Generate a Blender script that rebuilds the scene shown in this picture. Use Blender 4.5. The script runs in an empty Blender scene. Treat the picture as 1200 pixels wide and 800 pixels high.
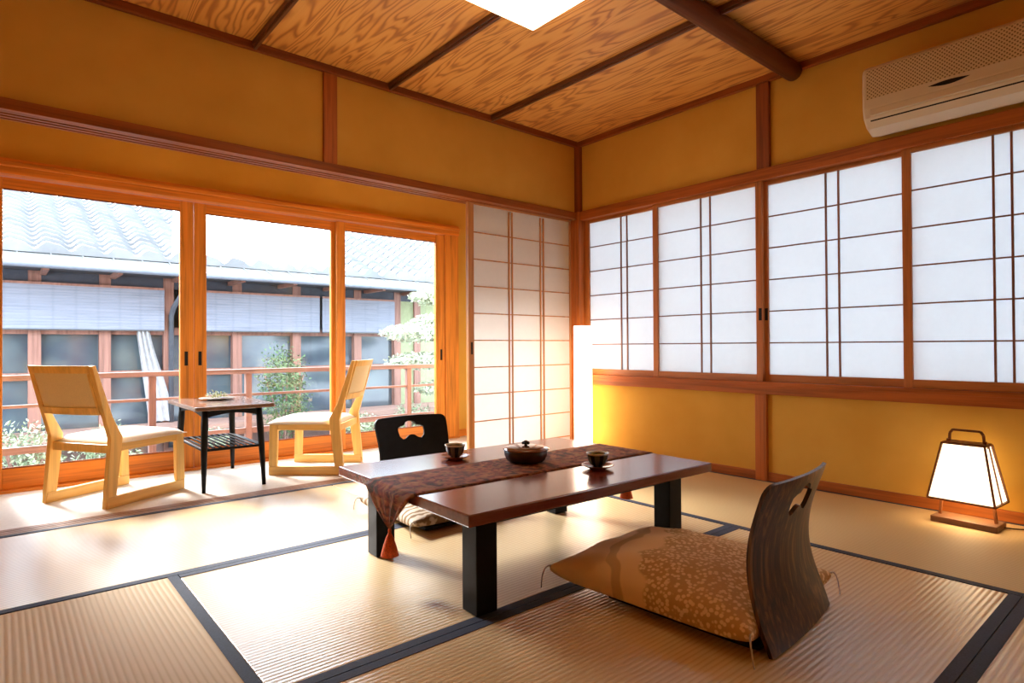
import bpy, bmesh, math, random
from mathutils import Vector, Matrix
from mathutils.geometry import delaunay_2d_cdt
C = bpy.context.scene.collection
R = math.radians
PI = math.pi
random.seed(7)

# ------------------------------------------------------------------ camera, sky, sun, exposure
sc = bpy.context.scene
cam_d = bpy.data.cameras.new('camera'); cam = bpy.data.objects.new('camera', cam_d); C.objects.link(cam)
yaw, pit, rol = .7042, .0084, -.0055
fw = Vector((math.sin(yaw)*math.cos(pit), math.cos(yaw)*math.cos(pit), math.sin(pit)))
rt = Vector((math.cos(yaw), -math.sin(yaw), 0)); up = rt.cross(fw)
rt, up = rt*math.cos(rol)+up*math.sin(rol), up*math.cos(rol)-rt*math.sin(rol)
M = Matrix((rt, up, -fw)).transposed().to_4x4(); M.translation = Vector((-3.3264, -3.1216, .77))
cam.matrix_world = M
cam_d.sensor_width = 36; cam_d.lens = 36*706.2/1200; cam_d.clip_start = .05; cam_d.clip_end = 200
sc.camera = cam

SKY = 12.0
w = bpy.data.worlds.new('world'); sc.world = w; w.use_nodes = True
bg = w.node_tree.nodes['Background']; bg.inputs[0].default_value = (.74, .87, 1.0, 1); bg.inputs[1].default_value = SKY

def lamp(name, kind, loc, energy, color, **k):
    d = bpy.data.lights.new(name, kind); d.energy = energy; d.color = color
    for a, v in k.items(): setattr(d, a, v)
    o = bpy.data.objects.new(name, d); o.location = loc; C.objects.link(o); return o
sun = lamp('sun', 'SUN', (-4, 6, 6), 20.0, (1.0, .97, .95), angle=R(18))
sun.rotation_euler = Vector((.20, -.82, -.56)).to_track_quat('-Z', 'Y').to_euler()

sc.view_settings.view_transform = 'Standard'
sc.view_settings.look = 'None'
sc.view_settings.gamma = 1
sc.view_settings.use_curve_mapping = False
sc.view_settings.exposure = 0.1
sc.cycles.use_denoising = True
sc.cycles.max_bounces = 10
sc.cycles.diffuse_bounces = 6
sc.cycles.transparent_max_bounces = 16
sc.cycles.sample_clamp_indirect = 6

# ------------------------------------------------------------------ materials
class NT:
    def __init__(s, name):
        s.m = bpy.data.materials.new(name); s.m.use_nodes = True
        s.t = s.m.node_tree; s.b = s.t.nodes['Principled BSDF']; s.out = s.t.nodes['Material Output']
    def n(s, t, **k):
        x = s.t.nodes.new(t)
        for a, v in k.items(): setattr(x, a, v)
        return x
    def l(s, a, b): s.t.links.new(a, b)
    def coord(s, scale=(1, 1, 1), kind='Object', rot=(0, 0, 0)):
        c = s.n('ShaderNodeTexCoord'); m = s.n('ShaderNodeMapping'); m.inputs['Scale'].default_value = scale
        m.inputs['Rotation'].default_value = rot
        s.l(c.outputs[kind], m.inputs['Vector']); return m.outputs[0]
    def noise(s, v, scale, detail=3, rough=.5, dist=0):
        n = s.n('ShaderNodeTexNoise'); n.inputs['Scale'].default_value = scale; n.inputs['Detail'].default_value = detail
        n.inputs['Roughness'].default_value = rough; n.inputs['Distortion'].default_value = dist
        if v is not None: s.l(v, n.inputs['Vector'])
        return n.outputs['Fac']
    def wave(s, v, scale, axis='X', dist=0, dscale=1, detail=2, profile='SIN'):
        n = s.n('ShaderNodeTexWave'); n.bands_direction = axis; n.wave_profile = profile
        n.inputs['Scale'].default_value = scale; n.inputs['Distortion'].default_value = dist
        n.inputs['Detail'].default_value = detail; n.inputs['Detail Scale'].default_value = dscale
        s.l(v, n.inputs['Vector']); return n.outputs['Fac']
    def ramp(s, f, stops):
        r = s.n('ShaderNodeValToRGB'); e = r.color_ramp.elements
        while len(e) < len(stops): e.new(.5)
        for i, (p, c) in enumerate(stops):
            e[i].position = p; e[i].color = (*c, 1) if len(c) == 3 else c
        s.l(f, r.inputs[0]); return r.outputs[0]
    def math(s, op, a, b=None):
        n = s.n('ShaderNodeMath', operation=op)
        for i, x in enumerate((a, b)):
            if x is None: continue
            if isinstance(x, (int, float)): n.inputs[i].default_value = x
            else: s.l(x, n.inputs[i])
        return n.outputs[0]
    def mix(s, f, a, b, mode='MIX'):
        n = s.n('ShaderNodeMix', data_type='RGBA', blend_type=mode)
        for i, x in ((0, f), (6, a), (7, b)):
            if isinstance(x, (int, float)): n.inputs[i].default_value = x
            elif isinstance(x, tuple): n.inputs[i].default_value = (*x, 1)
            else: s.l(x, n.inputs[i])
        return n.outputs[2]
    def bump(s, h, strength=.3, dist=.002):
        n = s.n('ShaderNodeBump'); n.inputs['Strength'].default_value = strength; n.inputs['Distance'].default_value = dist
        s.l(h, n.inputs['Height']); s.l(n.outputs[0], s.b.inputs['Normal']); return n
    def set(s, color=None, rough=None, spec=None, metal=None, coat=None):
        if color is not None:
            if isinstance(color, tuple): s.b.inputs['Base Color'].default_value = (*color, 1)
            else: s.l(color, s.b.inputs['Base Color'])
        if rough is not None:
            if isinstance(rough, (int, float)): s.b.inputs['Roughness'].default_value = rough
            else: s.l(rough, s.b.inputs['Roughness'])
        if spec is not None: s.b.inputs['Specular IOR Level'].default_value = spec
        if metal is not None: s.b.inputs['Metallic'].default_value = metal
        if coat is not None: s.b.inputs['Coat Weight'].default_value = coat
        return s

def plain(name, c, rough=.5, spec=.5, var=.12, scale=20, **k):
    t = NT(name); f = t.noise(t.coord(), scale, 3)
    lo = tuple(x*(1-var) for x in c); hi = tuple(min(1, x*(1+var)) for x in c)
    t.set(t.ramp(f, [(.3, lo), (.7, hi)]), rough, spec, **k); return t.m

def wood(name, c, axis='X', rough=.45, dark=.55, scale=1.0, spec=.4, kind='Object'):
    """straight-grained timber with the grain along one axis"""
    t = NT(name); s = [28*scale]*3; s['XYZ'.index(axis)] = 1.4*scale
    v = t.coord(tuple(s), kind); f = t.noise(v, 1.0, 5, .6, .4)
    s2 = [110*scale]*3; s2['XYZ'.index(axis)] = 3*scale
    g = t.noise(t.coord(tuple(s2), kind), 1, 2, .5)
    f2 = t.math('ADD', t.math('MULTIPLY', f, .75), t.math('MULTIPLY', g, .25))
    t.set(t.ramp(f2, [(.34, tuple(x*dark for x in c)), (.52, c), (.7, tuple(min(1, x*1.2) for x in c))]), rough, spec)
    t.bump(f2, .12, .001); return t.m

def wall_mat():
    t = NT('ochre_sand_plaster'); v = t.coord()
    f = t.noise(v, 2.2, 4, .55); g = t.noise(v, 420, 2)
    col = t.ramp(f, [(.3, (.60, .318, .050)), (.7, (.68, .384, .072))])
    t.set(col, .92, .12); t.bump(g, .25, .0015); return t.m

def ceiling_mat():
    """broad flame-figured boards: contour lines of a stretched noise field, grain along Y"""
    t = NT('figured_cedar_boards'); v = t.coord((3.0, .36, 1), 'Object')
    f = t.noise(v, 1.6, 3.2, .5, .35)
    s = t.math('SINE', t.math('MULTIPLY', f, 118))
    s = t.math('ADD', t.math('MULTIPLY', s, .5), .5)
    g = t.noise(t.coord((130, 2.2, 1)), 1, 4, .6)
    g2 = t.noise(t.coord((9, 2.5, 1)), 1, 3)
    line = t.ramp(s, [(.0, (.34, .09, .012)), (.20, (.60, .23, .035)), (.5, (.78, .36, .075)), (1, (.84, .42, .10))])
    col = t.mix(t.math('MULTIPLY', g, .5), line, (.50, .20, .045))
    col = t.mix(t.math('MULTIPLY', g2, .35), col, (.80, .46, .15))
    t.set(col, .42, .35); return t.m

def tatami(name, axis, tint=(1, 1, 1)):
    """rush matting: ribs parallel to the long sides, crossed by fine rush stalks"""
    t = NT(name); a = 'XYZ'.index(axis)
    per = .0155; oth = 'Y' if axis == 'X' else 'X'
    v = t.coord()
    rib = t.wave(v, 2*PI/per/20, oth)               # ribs across the width
    s = [1, 1, 1]; s[a] = 900; s['XY'.index(oth)] = 60
    fine = t.noise(t.coord(tuple(s)), 1, 2)
    blotch = t.noise(v, 3.5, 3)
    c1 = tuple(x*y for x, y in zip((.64, .49, .275), tint)); c2 = tuple(x*y for x, y in zip((.44, .29, .13), tint))
    col = t.mix(t.math('MULTIPLY', t.math('POWER', t.math('SUBTRACT', 1, rib), 3), .75), c1, c2)
    col = t.mix(t.math('MULTIPLY', fine, .35), col, tuple(x*.72 for x in c1))
    col = t.mix(t.math('MULTIPLY', blotch, .25), col, (c1[0]*1.08, c1[1]*1.02, c1[2]*.85))
    t.set(col, .27 if axis == 'X' else .6, 1.0 if axis == 'X' else .25)
    h = t.math('ADD', t.math('MULTIPLY', rib, 1.0), t.math('MULTIPLY', fine, .15))
    t.bump(h, .42 if axis == 'X' else .5, .0016)
    return t.m

def paper(name, c, mixf=.5):
    t = NT(name); v = t.coord((1, 1, 1)); f = t.noise(v, 30, 5, .7)
    col = t.ramp(f, [(.3, tuple(x*.93 for x in c)), (.7, c)])
    d = t.n('ShaderNodeBsdfDiffuse'); tr = t.n('ShaderNodeBsdfTranslucent'); m = t.n('ShaderNodeMixShader')
    d.inputs[0].default_value = (.80, .76, .70, 1); t.l(col, tr.inputs[0]); m.inputs[0].default_value = mixf
    t.l(d.outputs[0], m.inputs[1]); t.l(tr.outputs[0], m.inputs[2]); t.l(m.outputs[0], t.out.inputs[0]); return t.m

def glass(name, refl=.06, tint=(.97, .98, .98)):
    t = NT(name); tr = t.n('ShaderNodeBsdfTransparent'); g = t.n('ShaderNodeBsdfGlossy'); m = t.n('ShaderNodeMixShader')
    f = t.noise(t.coord(), 3, 1); lw = t.n('ShaderNodeLayerWeight'); lw.inputs[0].default_value = .25
    tr.inputs[0].default_value = (*tint, 1); g.inputs['Roughness'].default_value = .02
    t.l(t.math('MULTIPLY', lw.outputs['Fresnel'], t.math('ADD', .55*refl/.06, t.math('MULTIPLY', f, .1))), m.inputs[0])
    t.l(tr.outputs[0], m.inputs[1]); t.l(g.outputs[0], m.inputs[2]); t.l(m.outputs[0], t.out.inputs[0]); return t.m

def glow(name, c, strength, base=(.9, .88, .84)):
    t = NT(name); t.set(base, .6); f = t.noise(t.coord(), 8, 2)
    t.l(t.ramp(f, [(.2, tuple(x*.97 for x in c)), (.8, c)]), t.b.inputs['Emission Color'])
    t.b.inputs['Emission Strength'].default_value = strength; return t.m

MAT = dict(
    wall=wall_mat(), ceiling=ceiling_mat(),
    beam_x=wood('kamoi_timber_x', (.30, .080, .014), 'X', spec=.25), beam_y=wood('sill_timber_y', (.40, .105, .016), 'Y', spec=.25),
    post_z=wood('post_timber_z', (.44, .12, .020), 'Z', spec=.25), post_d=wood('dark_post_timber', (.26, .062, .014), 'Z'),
    trim_x=wood('cornice_timber_x', (.24, .060, .012), 'X', spec=.25), trim_y=wood('cornice_timber_y', (.30, .080, .016), 'Y', spec=.25),
    batten=wood('ceiling_batten_timber', (.13, .042, .016), 'Y', rough=.35), darkbeam=wood('dark_round_beam', (.13, .035, .014), 'X', rough=.4),
    door_z=wood('door_stile_timber', (.68, .235, .030), 'Z'), door_x=wood('door_rail_timber', (.66, .21, .024), 'X'),
    shoji_z=wood('shoji_frame_z', (.55, .24, .075), 'Z'), shoji_x=wood('shoji_frame_x', (.55, .24, .075), 'X'), shoji_y=wood('shoji_frame_y', (.50, .18, .045), 'Y'),
    winframe_z=wood('window_stile', (.50, .17, .040), 'Z'), muntin=wood('shoji_muntin', (.26, .11, .055), 'Z'),
    paper_w=paper('window_shoji_paper', (.49, .505, .52)), paper_s=paper('door_shoji_paper', (.80, .79, .78), .42),
    glass=glass('door_glass'),
    mat_x=tatami('tatami_rush_x', 'X', (1.06, 1.04, 1.06)), mat_y=tatami('tatami_rush_y', 'Y', (1.0, .95, .86)),  # tints paint cool window sheen and warm light into the same rush
    heri=plain('navy_cloth_edging', (.036, .042, .066), .75, .3, .25, 300),
    veranda=plain('pale_veranda_matting', (.68, .61, .52), .5, .4, .06, 60),
    black=plain('black_lacquer_wood', (.006, .006, .008), .5, .18, .3, 30),
    brownply=wood('dark_walnut_ply', (.060, .024, .009), 'Z', rough=.34, dark=.25, scale=.55, spec=.5),
    lacquer=None, honey=wood('honey_beech', (.86, .54, .17), 'Z', rough=.4, dark=.8), honey_x=wood('honey_beech_x', (.86, .54, .17), 'X', rough=.4, dark=.8),
    cream=plain('cream_seat_fabric', (.86, .79, .68), .85, .2, .05, 200),
    sidetop=wood('worn_dark_tabletop', (.20, .12, .085), 'Y', rough=.15, dark=.7, spec=1.0),
    white=plain('white_plastic', (.62, .50, .34), .45, .5, .03, 10),
    porcelain=plain('glazed_white_rim', (.62, .58, .50), .15, .5, .05, 40),
    tea=plain('green_tea', (.35, .30, .10), .08, .6, .05, 10),
    saucer=wood('red_brown_saucer', (.24, .055, .02), 'X', rough=.25, dark=.6),
    slot=plain('black_recess', (.012, .01, .01), .6, .2),
    cord=plain('grey_thread', (.55, .50, .46), .8, .2, .1, 200),
    orange=plain('orange_silk_thread', (.62, .095, .012), .6, .3, .35, 260),
    flex=plain('dark_brown_cable', (.035, .015, .01), .5),
)

def walnut():
    t = NT('streaked_walnut_ply'); f = t.noise(t.coord((75, 75, 1.6)), 1, 4, .6, .3)  # bright streaks are wood grain plus painted sheen lines
    t.set(t.ramp(f, [(.36, (.012, .006, .004)), (.52, (.050, .020, .008)), (.66, (.17, .075, .022))]), .36, .35); return t.m
MAT['brownply'] = walnut()
def lacquer():
    t = NT('red_brown_lacquer'); v = t.coord((6, 60, 60)); f = t.noise(v, 1, 4, .6)
    t.set(t.ramp(f, [(.3, (.13, .024, .016)), (.7, (.19, .038, .026))]), .22, .7, coat=.3)
    t.b.inputs['Coat Roughness'].default_value = .12
    return t.m
MAT['lacquer'] = lacquer()

def brocade():
    t = NT('red_brown_brocade'); v = t.coord()
    vo = t.n('ShaderNodeTexVoronoi'); vo.inputs['Scale'].default_value = 26; vo.feature = 'SMOOTH_F1'
    nz = t.n('ShaderNodeTexNoise'); nz.inputs['Scale'].default_value = 14; nz.inputs['Detail'].default_value = 4
    t.l(v, nz.inputs['Vector']); t.l(t.mix(.12, v, nz.outputs['Color']), vo.inputs['Vector'])
    a = t.ramp(vo.outputs['Distance'], [(.1, (.36, .15, .05)), (.35, (.20, .035, .022)), (.6, (.07, .045, .02)), (.8, (.24, .055, .06))])
    b = t.ramp(t.noise(v, 19, 4, .6, 1.5), [(.42, (.025, .022, .014)), (.5, (.24, .055, .03)), (.58, (.38, .17, .055))])
    col = t.mix(.5, a, b); th = t.noise(t.coord((400, 400, 400)), 1, 1)
    t.set(col, .75, .15); t.bump(th, .3, .001); return t.m
MAT['brocade'] = brocade()

def cushion_mat():
    """tan cushion cover: plain ground, one darker wavy band, one field of small blossoms"""
    t = NT('tan_blossom_print'); uv = t.n('ShaderNodeTexCoord')
    sep = t.n('ShaderNodeSeparateXYZ'); t.l(uv.outputs['Object'], sep.inputs[0])
    nz = t.noise(uv.outputs['Object'], 5.5, 1)
    vv = t.n('ShaderNodeTexVoronoi'); vv.inputs['Scale'].default_value = 75; t.l(uv.outputs['Object'], vv.inputs['Vector'])
    wob = t.math('MULTIPLY', t.math('SUBTRACT', nz, .5), .34)
    # diagonal position: far-left corner high, near-right low
    d = t.math('ADD', t.math('SUBTRACT', t.math('MULTIPLY', sep.outputs[1], .87), t.math('MULTIPLY', sep.outputs[0], .48)), wob)
    band = t.ramp(d, [(0, (0, 0, 0)), (.165, (0, 0, 0)), (.172, (1, 1, 1)), (.225, (1, 1, 1)), (.232, (0, 0, 0))])
    flower = t.ramp(d, [(0, (1, 1, 1)), (.070, (1, 1, 1)), (.085, (0, 0, 0)), (1, (0, 0, 0))])
    fl = t.ramp(vv.outputs['Distance'], [(.34, (1, 1, 1)), (.50, (0, 0, 0))])
    base = (.78, .53, .27)
    col = t.mix(band, base, (.55, .34, .155))
    fcol = t.mix(fl, (.50, .30, .125), (.80, .60, .34))
    col = t.mix(flower, col, fcol)
    t.set(col, .75, .25); t.bump(t.noise(t.coord((500, 500, 500)), 1, 1), .2, .001); return t.m
MAT['cushion'] = cushion_mat()
def cushion2():
    t = NT('pale_wave_print'); v = t.coord((1, 1, 1)); f = t.wave(v, 9, 'Y', 5, 2)
    t.set(t.ramp(f, [(.3, (.24, .15, .08)), (.5, (.55, .45, .33)), (.9, (.62, .52, .40))]), .8, .2); return t.m
MAT['cushion_b'] = cushion2()

# ------------------------------------------------------------------ mesh helpers
def BM(): return bmesh.new()
def box(b, x0, x1, y0, y1, z0, z1, mtx=None):
    vs = [b.verts.new((x, y, z)) for x in (x0, x1) for y in (y0, y1) for z in (z0, z1)]
    if mtx is not None:
        for v in vs: v.co = mtx @ v.co
    for f in ((0, 1, 3, 2), (4, 6, 7, 5), (0, 4, 5, 1), (2, 3, 7, 6), (0, 2, 6, 4), (1, 5, 7, 3)):
        b.faces.new([vs[i] for i in f])
    return b
def loft(b, rings, cap=True, closed=True):
    rs = [[b.verts.new(p) for p in r] for r in rings]
    n = len(rs[0])
    for a, c in zip(rs, rs[1:]):
        for i in range(n if closed else n-1):
            b.faces.new((a[i], a[(i+1) % n], c[(i+1) % n], c[i]))
    if cap: b.faces.new(rs[0][::-1]); b.faces.new(rs[-1])
    return b
def tube(b, pts, r, n=8, taper=None):
    pts = [Vector(p) for p in pts]; rings = []
    prev = None
    for i, p in enumerate(pts):
        d = (pts[min(i+1, len(pts)-1)]-pts[max(i-1, 0)]).normalized()
        if prev is None:
            u = d.orthogonal().normalized()
        else:
            u = (prev-d*prev.dot(d)).normalized()
        prev = u; v = d.cross(u); rr = taper[i] if taper else r
        rings.append([p+(u*math.cos(2*PI*k/n)+v*math.sin(2*PI*k/n))*rr for k in range(n)])
    return loft(b, rings)
def lathe(b, prof, n=32, cx=0, cy=0, cap=True):
    return loft(b, [[(cx+r*math.cos(2*PI*k/n), cy+r*math.sin(2*PI*k/n), z) for k in range(n)] for r, z in prof], cap)
def prism(b, outline, axis, a0, a1):
    """2D outline extruded along an axis; outline gives the other two coordinates in xyz order"""
    def P(p, a):
        q = list(p); q.insert('xyz'.index(axis), a); return q
    return loft(b, [[P(p, a0) for p in outline], [P(p, a1) for p in outline]])
def bar(b, p0, p1, wx, wy, side=(0, 1, 0)):
    """rectangular bar between two points, section wx (across side) and wy (along side)"""
    p0, p1 = Vector(p0), Vector(p1); d = (p1-p0).normalized(); s = Vector(side); s = (s-d*s.dot(d)).normalized(); t = d.cross(s)
    return loft(b, [[p+t*i*wx/2+s*j*wy/2 for i, j in ((-1, -1), (1, -1), (1, 1), (-1, 1))] for p in (p0, p1)])
def obj(name, b, mat, parent=None, bevel=0, smooth=False, seg=2):
    me = bpy.data.meshes.new(name); bmesh.ops.recalc_face_normals(b, faces=b.faces); b.to_mesh(me); b.free()
    if mat is not None: me.materials.append(mat)
    o = bpy.data.objects.new(name, me); C.objects.link(o)
    if parent is not None: o.parent = parent
    if smooth: me.polygons.foreach_set('use_smooth', [True]*len(me.polygons))
    if bevel:
        m = o.modifiers.new('bevel', 'BEVEL'); m.width = bevel; m.segments = seg; m.limit_method = 'ANGLE'; m.angle_limit = R(40)
    return o
def sheet(name, outer, holes, fn, thick, mat, parent, step=.02):
    """plate cut from an outline with holes, bent in space by fn(u, v) -> (point, normal)"""
    def inside(p, poly):
        c = False; n = len(poly)
        for i in range(n):
            (x1, y1), (x2, y2) = poly[i], poly[(i+1) % n]
            if (y1 > p[1]) != (y2 > p[1]) and p[0] < (x2-x1)*(p[1]-y1)/(y2-y1)+x1: c = not c
        return c
    def dense(poly):
        out = []
        for i in range(len(poly)):
            a, c = Vector(poly[i]), Vector(poly[(i+1) % len(poly)]); k = max(1, int((c-a).length/step))
            out += [tuple(a.lerp(c, j/k)) for j in range(k)]
        return out
    outer = dense(outer); holes = [dense(h) for h in holes]
    pts = []; edges = []
    for lp in [outer]+holes:
        s = len(pts); pts += lp; edges += [(s+i, s+(i+1) % len(lp)) for i in range(len(lp))]
    xs = [p[0] for p in outer]; ys = [p[1] for p in outer]
    def far(x, y): return all((x-q[0])**2+(y-q[1])**2 > (step*.55)**2 for q in pts[:nb])
    nb = len(pts); y = min(ys)
    while y < max(ys):
        x = min(xs)
        while x < max(xs):
            if inside((x, y), outer) and not any(inside((x, y), h) for h in holes) and far(x, y): pts.append((x, y))
            x += step
        y += step
    r = delaunay_2d_cdt([Vector(p) for p in pts], edges, [], 0, 1e-6)
    vs, fs = r[0], r[2]; b = BM(); T = []; Bt = []
    for v in vs:
        p, n = fn(v[0], v[1]); p = Vector(p); n = Vector(n).normalized()
        T.append(b.verts.new(p+n*thick/2)); Bt.append(b.verts.new(p-n*thick/2))
    cnt = {}
    for f in fs:
        c = (sum(vs[i][0] for i in f)/len(f), sum(vs[i][1] for i in f)/len(f))
        if not inside(c, outer) or any(inside(c, h) for h in holes): continue
        b.faces.new([T[i] for i in f]); b.faces.new([Bt[i] for i in reversed(f)])
        for i in range(len(f)):
            e = (f[i], f[(i+1) % len(f)])
            if (e[1], e[0]) in cnt: cnt.pop((e[1], e[0]))
            else: cnt[e] = 1
    for i, j in cnt: b.faces.new((T[j], T[i], Bt[i], Bt[j]))
    o = obj(name, b, mat, parent, smooth=True)
    try:
        m = o.modifiers.new('edges', 'EDGE_SPLIT'); m.split_angle = R(50)
    except Exception: pass
    return o
def thing(name, label, cat, loc=(0, 0, 0), rz=0, group=None):
    o = bpy.data.objects.new(name, None); C.objects.link(o); o.location = loc; o.rotation_euler = (0, 0, rz)
    o.empty_display_size = .1; o['label'] = label; o['category'] = cat
    if group: o['group'] = group
    return o
def tag(o, label, cat, group=None, kind=None):
    o['label'] = label; o['category'] = cat
    if group: o['group'] = group
    if kind: o['kind'] = kind
    return o
def struct(name, b, mat, bevel=0, label=None, cat=None, **k):
    o = obj(name, b, mat, None, bevel, **k); o['kind'] = 'structure'
    if label: o['label'] = label
    if cat: o['category'] = cat
    return o
def sempty(name, label, cat, loc=(0, 0, 0)):
    o = bpy.data.objects.new(name, None); C.objects.link(o); o.location = loc; o['kind'] = 'structure'; o['label'] = label; o['category'] = cat
    return o
def B1(*a): return box(BM(), *a)

# ------------------------------------------------------------------ room shell
XL, YB, ZC = -3.95, -3.85, 2.30
YG = 1.137                                   # plane of the glass doors
struct('floor', B1(XL, .12, YB, .14, -.10, -.032), MAT['veranda'], label='floor under the rush mats of the main room', cat='floor')
struct('floor_veranda', B1(XL, .12, .245, YG+.09, -.10, 0), MAT['veranda'], label='pale matted floor of the veranda strip by the glass doors', cat='floor')
struct('ceiling', B1(XL, .12, YB, .16, ZC, ZC+.06), MAT['ceiling'], label='flame-figured orange wooden board ceiling', cat='ceiling')
struct('ceiling_veranda', B1(XL, .12, .16, YG+.16, 2.02, 2.08), MAT['wall'], label='low ceiling over the veranda strip', cat='ceiling')
struct('wall_left', B1(XL, .0, .02, .15, 1.76, ZC), MAT['wall'], label='ochre plaster wall above the long grooved lintel', cat='wall')
struct('wall_right', box(B1(.0, .12, YB, 1.2, -.1, .51), .0, .12, YB, .15, 1.74, ZC), MAT['wall'], label='ochre plaster wall above and below the paper windows', cat='wall')
struct('wall_back', B1(XL, .12, YB-.1, YB, -.1, ZC), MAT['wall'], label='plain plaster wall behind the viewpoint', cat='wall')
struct('wall_side', B1(XL-.1, XL, YB, YG+.1, -.1, ZC), MAT['wall'], label='plain plaster side wall beside the viewpoint', cat='wall')
b = B1(-.345, .12, YG-.0, YG+.12, -.02, 2.02); box(b, 0, .12, .15, YG, .51, 2.02)
struct('wall_veranda', b, MAT['wall'], label='pale plaster strip beside the last glass door', cat='wall')
struct('wall_transom', B1(XL, -.345, YG+.0, YG+.12, 1.795, 2.02), MAT['wall'], label='shaded plaster band above the glass doors', cat='wall')

# trim along the ceiling, posts, lintels
struct('trim_1', B1(XL, .0, -.012, .02, 2.262, ZC), MAT['trim_x'], .003, label='dark cornice strip on top of the lintel wall', cat='trim')
struct('trim_2', B1(-.03, .0, YB, -.012, 2.262, ZC), MAT['trim_y'], .003, label='cornice strip on top of the window wall', cat='trim')
b = B1(XL, .0, .0, .028, 1.726, 1.772); box(b, XL, .0, .028, .052, 1.726, 1.76)
for y0, y1 in ((.068, .088), (.104, .124), (.14, .15)): box(b, XL, .0, y0, y1, 1.726, 1.742)
box(b, XL, .0, .052, .15, 1.742, 1.765)
struct('trim_3', b, MAT['beam_x'], .002, label='long grooved wooden lintel above the veranda opening', cat='lintel')
struct('trim_4', B1(-1.995, -1.918, .004, .03, 1.772, 2.262), MAT['post_z'], .003, label='wooden post on the wall above the long lintel', cat='post')
b = B1(-.035, .0, -.03, .02, 1.772, 2.262)
struct('trim_5', b, MAT['post_d'], .002, label='thin dark corner strip between the two upper walls', cat='trim')
struct('trim_6', box(B1(-.012, .0, .0, .084, 0, 1.726), -.045, .12, -.03, 0, .0, 1.772), MAT['post_z'], .004, label='corner pillar where the two walls meet', cat='pillar')
# window wall timber
b = B1(-.028, .04, YB, -.0, 1.71, 1.775)
struct('trim_7', b, MAT['beam_y'], .003, label='wooden lintel over the row of paper windows', cat='lintel')
b = B1(-.03, .06, YB, -.0, .492, .562); box(b, -.036, -.03, YB, .0, .538, .562)
struct('trim_8', b, MAT['beam_y'], .003, label='long wooden sill under the paper windows', cat='sill')
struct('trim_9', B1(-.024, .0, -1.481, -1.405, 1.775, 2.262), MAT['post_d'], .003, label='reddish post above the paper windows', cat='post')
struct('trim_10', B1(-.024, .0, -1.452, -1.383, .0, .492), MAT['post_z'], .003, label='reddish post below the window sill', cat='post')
struct('baseboard_right', box(B1(-.014, .0, YB, -1.452, .0, .05), -.014, .0, -1.383, -.0, .0, .05), MAT['beam_y'], .002, label='low wooden skirting along the window wall', cat='skirting')
# threshold with sliding grooves
b = B1(XL, .0, .14, .245, -.03, -.004)
for y0 in (.14, .165, .19, .215, .236): box(b, XL, .0, y0, y0+.010, -.004, .001)
struct('trim_11', b, wood('threshold_timber', (.50, .33, .24), 'X'), .0, label='grooved wooden threshold between the mats and the veranda', cat='threshold')
# ceiling battens and the dark beam
for i, x in enumerate((-3.115, -2.357, -1.60, -.842)):
    b = B1(x-.015, x+.015, YB, .0, 2.274, ZC); box(b, x-.008, x+.008, YB, .0, 2.262, 2.274)
    struct('trim_%d' % (12+i), b, MAT['batten'], .002, label=('dark ceiling batten nearest the window wall' if i == 3 else 'dark ceiling batten running into the square lamp' if i == 2 else 'dark ceiling batten left of the lamp' if i == 1 else 'dark ceiling batten farthest from the window wall'), cat='batten')
b = BM(); tube(b, [(XL, -1.625, 2.258), (-.03, -1.625, 2.258)], .048, 16)
struct('beam', b, MAT['darkbeam'], label='dark round beam crossing under the ceiling boards', cat='beam', smooth=True)

# ------------------------------------------------------------------ rush mats
def mat(x0, x1, y0, y1, axis, label, heri=(1, 1)):
    g = .0015
    o = obj('tatami_mat', B1(x0+g, x1-g, y0+g, y1-g, -.032, 0), MAT['mat_x'] if axis == 'x' else MAT['mat_y'], None, .003)
    tag(o, label, 'tatami mat', 'rush mats laid over the floor')
    W = .032
    for k, on in enumerate(heri):
        if not on: continue
        if axis == 'x':
            a = (x0+g, x1-g, y0+g, y0+W) if k == 0 else (x0+g, x1-g, y1-W, y1-g)
        else:
            a = (x0+g, x0+W, y0+g, y1-g) if k == 0 else (x1-W, x1-g, y0+g, y1-g)
        obj('cloth_edging', B1(a[0], a[1], a[2], a[3], -.03, .0016), MAT['heri'], o)
YA, YM, YN = -.818, -1.770, -2.722
mat(-1.91, -.0, YA, .14, 'x', 'pale rush mat behind the low table, along the veranda threshold')
mat(-3.82, -1.91, YA, .14, 'x', 'pale rush mat at the left, in front of the grooved threshold')
mat(-2.865, -.955, YM, YA, 'x', 'rush mat under the low table')
mat(-2.865, -.955, YN, YM, 'x', 'rush mat under the near legless chair')
mat(-3.82, -2.865, YN, YA, 'y', 'tan rush mat in the lower left corner with ribs running away')
mat(-.955, .0, YN, YA, 'y', 'golden rush mat along the window wall under the small lantern')
mat(-2.865, -.955, YB+.02, YN, 'x', 'rush mat in the lower right corner, nearest the viewer')
mat(-3.82, -2.865, YB+.02, YN, 'x', 'rush mat at the viewer, left of the nearest one')
mat(-.955, .0, YB+.02, YN, 'y', 'rush mat nearest the viewer beside the window wall')

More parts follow.
